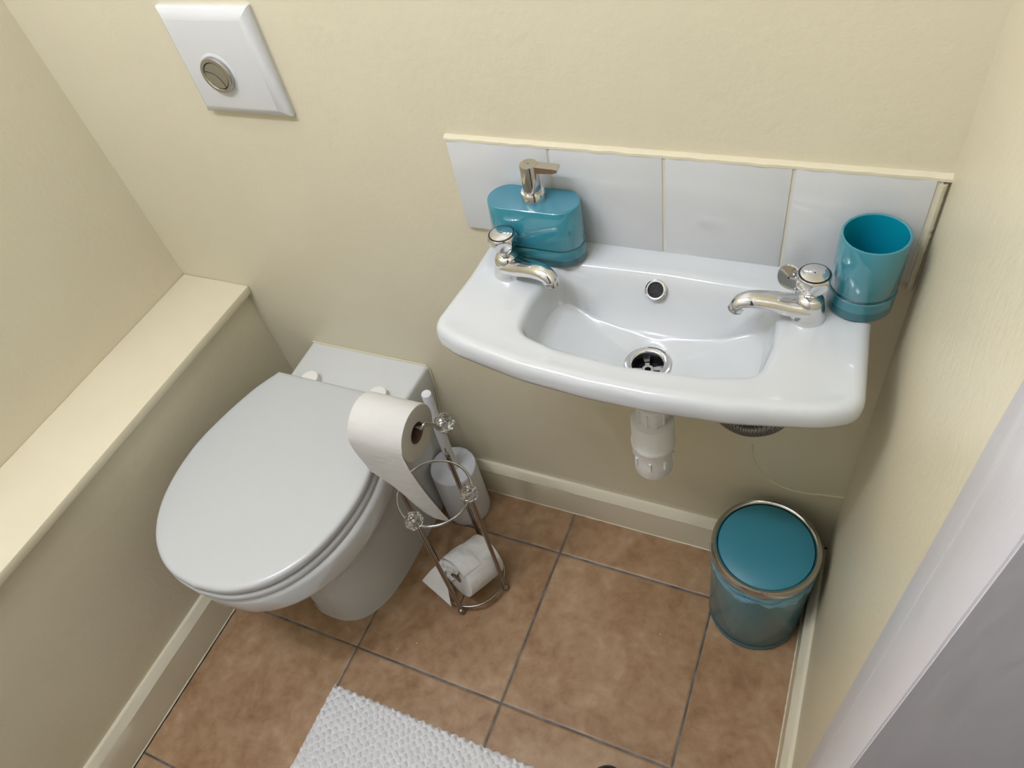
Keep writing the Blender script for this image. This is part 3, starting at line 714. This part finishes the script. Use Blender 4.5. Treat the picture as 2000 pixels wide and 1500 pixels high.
# ------------------------------------------------------------------ toilet rolls
RX0, RX1, RY = -.132, -.032, -.241
RR = .0478; RC = .0185
RZ = HA - RC + .0060
TR = thing('toilet_paper_roll', 'white toilet paper roll hanging on the holder arm with torn sheet trailing', 'toilet roll', (RX0, RY, RZ), 'toilet paper rolls')
def roll_mesh(c0, axis, L, R, rc):
    b = bm_new(); ax, u, v = frame(axis); c0 = Vector(c0)
    rings = []; seg = 72
    for rr, h in ((rc, .0012), (R - .003, .0), (R - .0008, .0008), (R, .003), (R, L - .003), (R - .0008, L - .0008), (R - .003, L), (rc, L - .0012)):
        rings.append([c0 + ax * h + (u * math.cos(2 * PI * k / seg) + v * math.sin(2 * PI * k / seg)) * (rr * (1 + .006 * noise.noise(Vector((math.cos(2 * PI * k / seg), math.sin(2 * PI * k / seg), h * 10))))) for k in range(seg)])
    rings.append(rings[0])
    loft(b, rings, False, False)
    bmesh.ops.remove_doubles(b, verts=b.verts, dist=1e-7)
    for f in b.faces:
        cm = f.calc_center_median() - c0; h = cm.dot(ax)
        if (h < .0012 or h > L - .0012): f.material_index = 1
    return b
M['paper_end'] = mat('tissue_end_grain', (0.62, 0.60, 0.54), 0.95, bump=[(400, 0.4, 0.001, U)], spec=.1)
obj('roll_paper', roll_mesh((RX0, RY, RZ), (1, 0, 0), RX1 - RX0, RR, RC), [M['paper'], M['paper_end']], TR, angle=50)
bm = bm_new(); lathe(bm, [(RC, .001), (RC, RX1 - RX0 - .001), (RC - .0012, RX1 - RX0 - .001), (RC - .0012, .001), (RC, .001)], (RX0, RY, RZ), (1, 0, 0), seg=40, cap0=False, cap1=False); obj('cardboard_core', bm, M['card'], TR)
# trailing sheet: hangs off the front of the roll, torn on a slant
bm = bm_new(); nx, nz_ = 26, 44; rows = []
for j in range(nz_ + 1):
    row = []
    for i in range(nx + 1):
        f = i / nx; x = RX0 + .001 + (RX1 - RX0 - .002) * f
        zb = .468 + (.322 - .468) * (f ** 1.0) + .003 * noise.noise(Vector((f * 14, 0, 3)))
        zt_ = RZ + .012
        t = j / nz_; z = zt_ + (zb - zt_) * t
        if z > RZ - .004: 
            yy = RY - math.sqrt(max(0, (RR + .0008) ** 2 - (z - RZ) ** 2))
        else: yy = RY - RR - .0008 + .16 * max(0, (RZ - .02 - z)) ** 1.0 * .35
        k = max(0, (RZ - .02 - z)) / .2
        xx = x + .012 * k ** 1.3 * (1 - .4 * f)
        yy += .010 * k * math.sin(f * 4.2 + 1.0) + .022 * (k ** 1.5) * (f ** 3)
        row.append(bm.verts.new((xx, yy, z)))
    rows.append(row)
for a, b_ in zip(rows, rows[1:]):
    for i in range(nx): bm.faces.new((a[i], a[i + 1], b_[i + 1], b_[i]))
obj('loose_sheet', bm, M['paper'], TR, angle=80)

# lower roll lying on its side in the base of the holder
ad = Vector((math.cos(math.radians(66)), math.sin(math.radians(66)), -.20)).normalized(); R2r = .0475; L2 = .086
c2 = Vector((-.043, -.2380, .0890))
T2 = thing('toilet_paper_roll', 'crumpled white spare toilet roll lying on its side in the holder base', 'toilet roll', c2 - Vector((0, 0, R2r)), 'toilet paper rolls')
obj('roll_paper', roll_mesh(c2 - ad * L2 / 2, ad, L2, R2r, .0125), [M['paper'], M['paper']], T2, angle=50)
bm = bm_new(); lathe(bm, [(.0126, .001), (.0126, L2 - .001), (.0114, L2 - .001), (.0114, .001), (.0126, .001)], c2 - ad * L2 / 2, ad, seg=30, cap0=False, cap1=False); obj('cardboard_core', bm, M['card'], T2)
# loose sheet: leaves the top of the roll, folds down over its left side and ends in a pointed corner
sd = Vector((-ad.y, ad.x, 0)).normalized(); upv = sd.cross(ad).normalized() * -1
if upv.z < 0: upv = -upv
bm = bm_new(); rows = []; nu, nv = 44, 22
TIP = Vector((-.140, -.296, .070)); LOW = Vector((-.070, -.316, .034))
for i in range(nu + 1):
    u_ = i / nu; row = []
    for j in range(nv + 1):
        v_ = j / nv
        h = -L2 / 2 - .0035 + (L2 * (.52 + .12 * u_)) * v_
        a_end = 148
        ang = math.radians(52 + (a_end - 52) * min(1, u_ / .5))
        rr = R2r + .0016 + .0022 * noise.noise(Vector((u_ * 5, v_ * 4, 0))) * min(1, u_ * 6)
        if u_ <= .5:
            p = c2 + ad * h + sd * (-rr * math.cos(ang)) + upv * (rr * math.sin(ang))
        else:
            e = (u_ - .5) / .5; a1_ = math.radians(a_end)
            p0 = c2 + ad * h + sd * (-rr * math.cos(a1_)) + upv * (rr * math.sin(a1_))
            q = LOW.lerp(TIP, min(1, v_ * 1.15))
            p = p0.lerp(q, e)
            p.z += .010 * math.sin(e * PI) * v_ + .006 * noise.noise(Vector((u_ * 8, v_ * 5, 2))) * math.sin(e * PI)
        row.append(bm.verts.new(p))
    rows.append(row)
for a, b_ in zip(rows, rows[1:]):
    for j in range(nv): bm.faces.new((a[j], a[j + 1], b_[j + 1], b_[j]))
obj('loose_sheet', bm, M['paper'], T2, angle=80)
# crumpled end tucked into the core
bm = bm_new(); rows = []; nr = 10; na = 40; cf = c2 - ad * (L2 / 2 + .001)
for i in range(nr + 1):
    row = []
    for j in range(na + 1):
        a = math.radians(70 + 170 * j / na); r_ = .013 + (R2r * .93 - .013) * i / nr
        bump = .0045 * (noise.noise(Vector((i * .35, j * .22, 5))) + .6) * math.sin(PI * i / nr) + .0035 * math.sin(PI * j / na)
        row.append(bm.verts.new(cf + sd * (-r_ * math.cos(a)) + upv * (r_ * math.sin(a)) - ad * bump))
    rows.append(row)
for a, b_ in zip(rows, rows[1:]):
    for j in range(na): bm.faces.new((a[j], a[j + 1], b_[j + 1], b_[j]))
obj('crumpled_end', bm, M['paper'], T2, angle=80)

# ------------------------------------------------------------------ bath mat
M['mat'] = mat('white_cotton_mat', (0.80, 0.80, 0.81), 0.9, bump=[(500, 0.3, 0.001, U)], spec=.15)
bm = bm_new()
x0, x1, y1, y0 = -.244, .262, -.532, -1.10
st_ = .0019; nx = int((x1 - x0) / st_); ny = int((y1 - y0) / st_); A = .0124
rows = []
for j in range(ny + 1):
    row = []
    for i in range(nx + 1):
        x = x0 + (x1 - x0) * i / nx; y = y1 + (y0 - y1) * j / ny
        wx = .0034 * noise.noise(Vector((x * 14, y * 14, 0))); wy = .0022 * noise.noise(Vector((x * 14, y * 14, 7)))
        p = ((x + wx) + (y + wy)) / math.sqrt(2); q = ((x + wx) - (y + wy)) / math.sqrt(2)
        iq = math.floor(q / (A * 1.05)); jit = .5 * noise.noise(Vector((iq * 1.7, 0.5, 0.5)))
        a = abs(math.sin(PI * (p / A + jit + (.5 if iq % 2 else 0)))); b_ = abs(math.sin(PI * q / (A * 1.05)))
        am = .0088 * (1 + .35 * noise.noise(Vector((math.floor(p / A) * 3.1, iq * 2.3, 1))))
        edge = min(x - x0, x1 - x, y1 - y, y - y0)
        e = min(1, max(0, edge) / .006)
        z = .003 * e + am * (a ** .72) * (b_ ** .6) * (.45 + .55 * e) * (1 if edge > .0005 else 0)
        ex = 0
        if j == 0 or j == ny: ex = 0
        dy = .0018 * math.cos(2 * PI * x / (A * 1.41)) if edge < .006 and (y1 - y) < .006 else 0
        row.append(bm.verts.new((x, y + dy, .0004 + max(z, 0))))
    rows.append(row)
for a, b_ in zip(rows, rows[1:]):
    for i in range(nx): bm.faces.new((a[i], b_[i], b_[i + 1], a[i + 1]))
o = obj('bath_mat', bm, M['mat'], None, org=((x0 + x1) / 2, (y0 + y1) / 2, 0), angle=180)
tag(o, 'white bobbled cotton bath mat lying on the terracotta floor tiles', 'bath mat')

# ------------------------------------------------------------------ shoe toe at the bottom edge
SHX, SHY = .330, -.482
SH = thing('shoe', 'black rounded toe of a shoe just entering at the bottom edge', 'shoe', (SHX, SHY - .13, 0))
def sole(w_, l0, l1, z): return [Vector((SHX + w_ * math.cos(a) * (1 if math.sin(a) > 0 else .92), SHY - .075 + (l0 * math.sin(a) if math.sin(a) > 0 else l1 * math.sin(a)), z)) for a in [2 * PI * k / 56 for k in range(56)]]
bm = bm_new(); loft(bm, [sole(.042, .068, .19, 0), sole(.0455, .0735, .194, .003), sole(.046, .0745, .195, .012), sole(.045, .073, .194, .016)]); obj('sole', bm, M['shoe'], SH)
bm = bm_new(); loft(bm, [sole(.0435, .071, .192, .015), sole(.0430, .069, .191, .024), sole(.039, .055, .187, .036), sole(.032, .030, .180, .047), sole(.026, .002, .165, .060), sole(.024, -.03, .150, .072)]); obj('upper', bm, M['shoe'], SH)
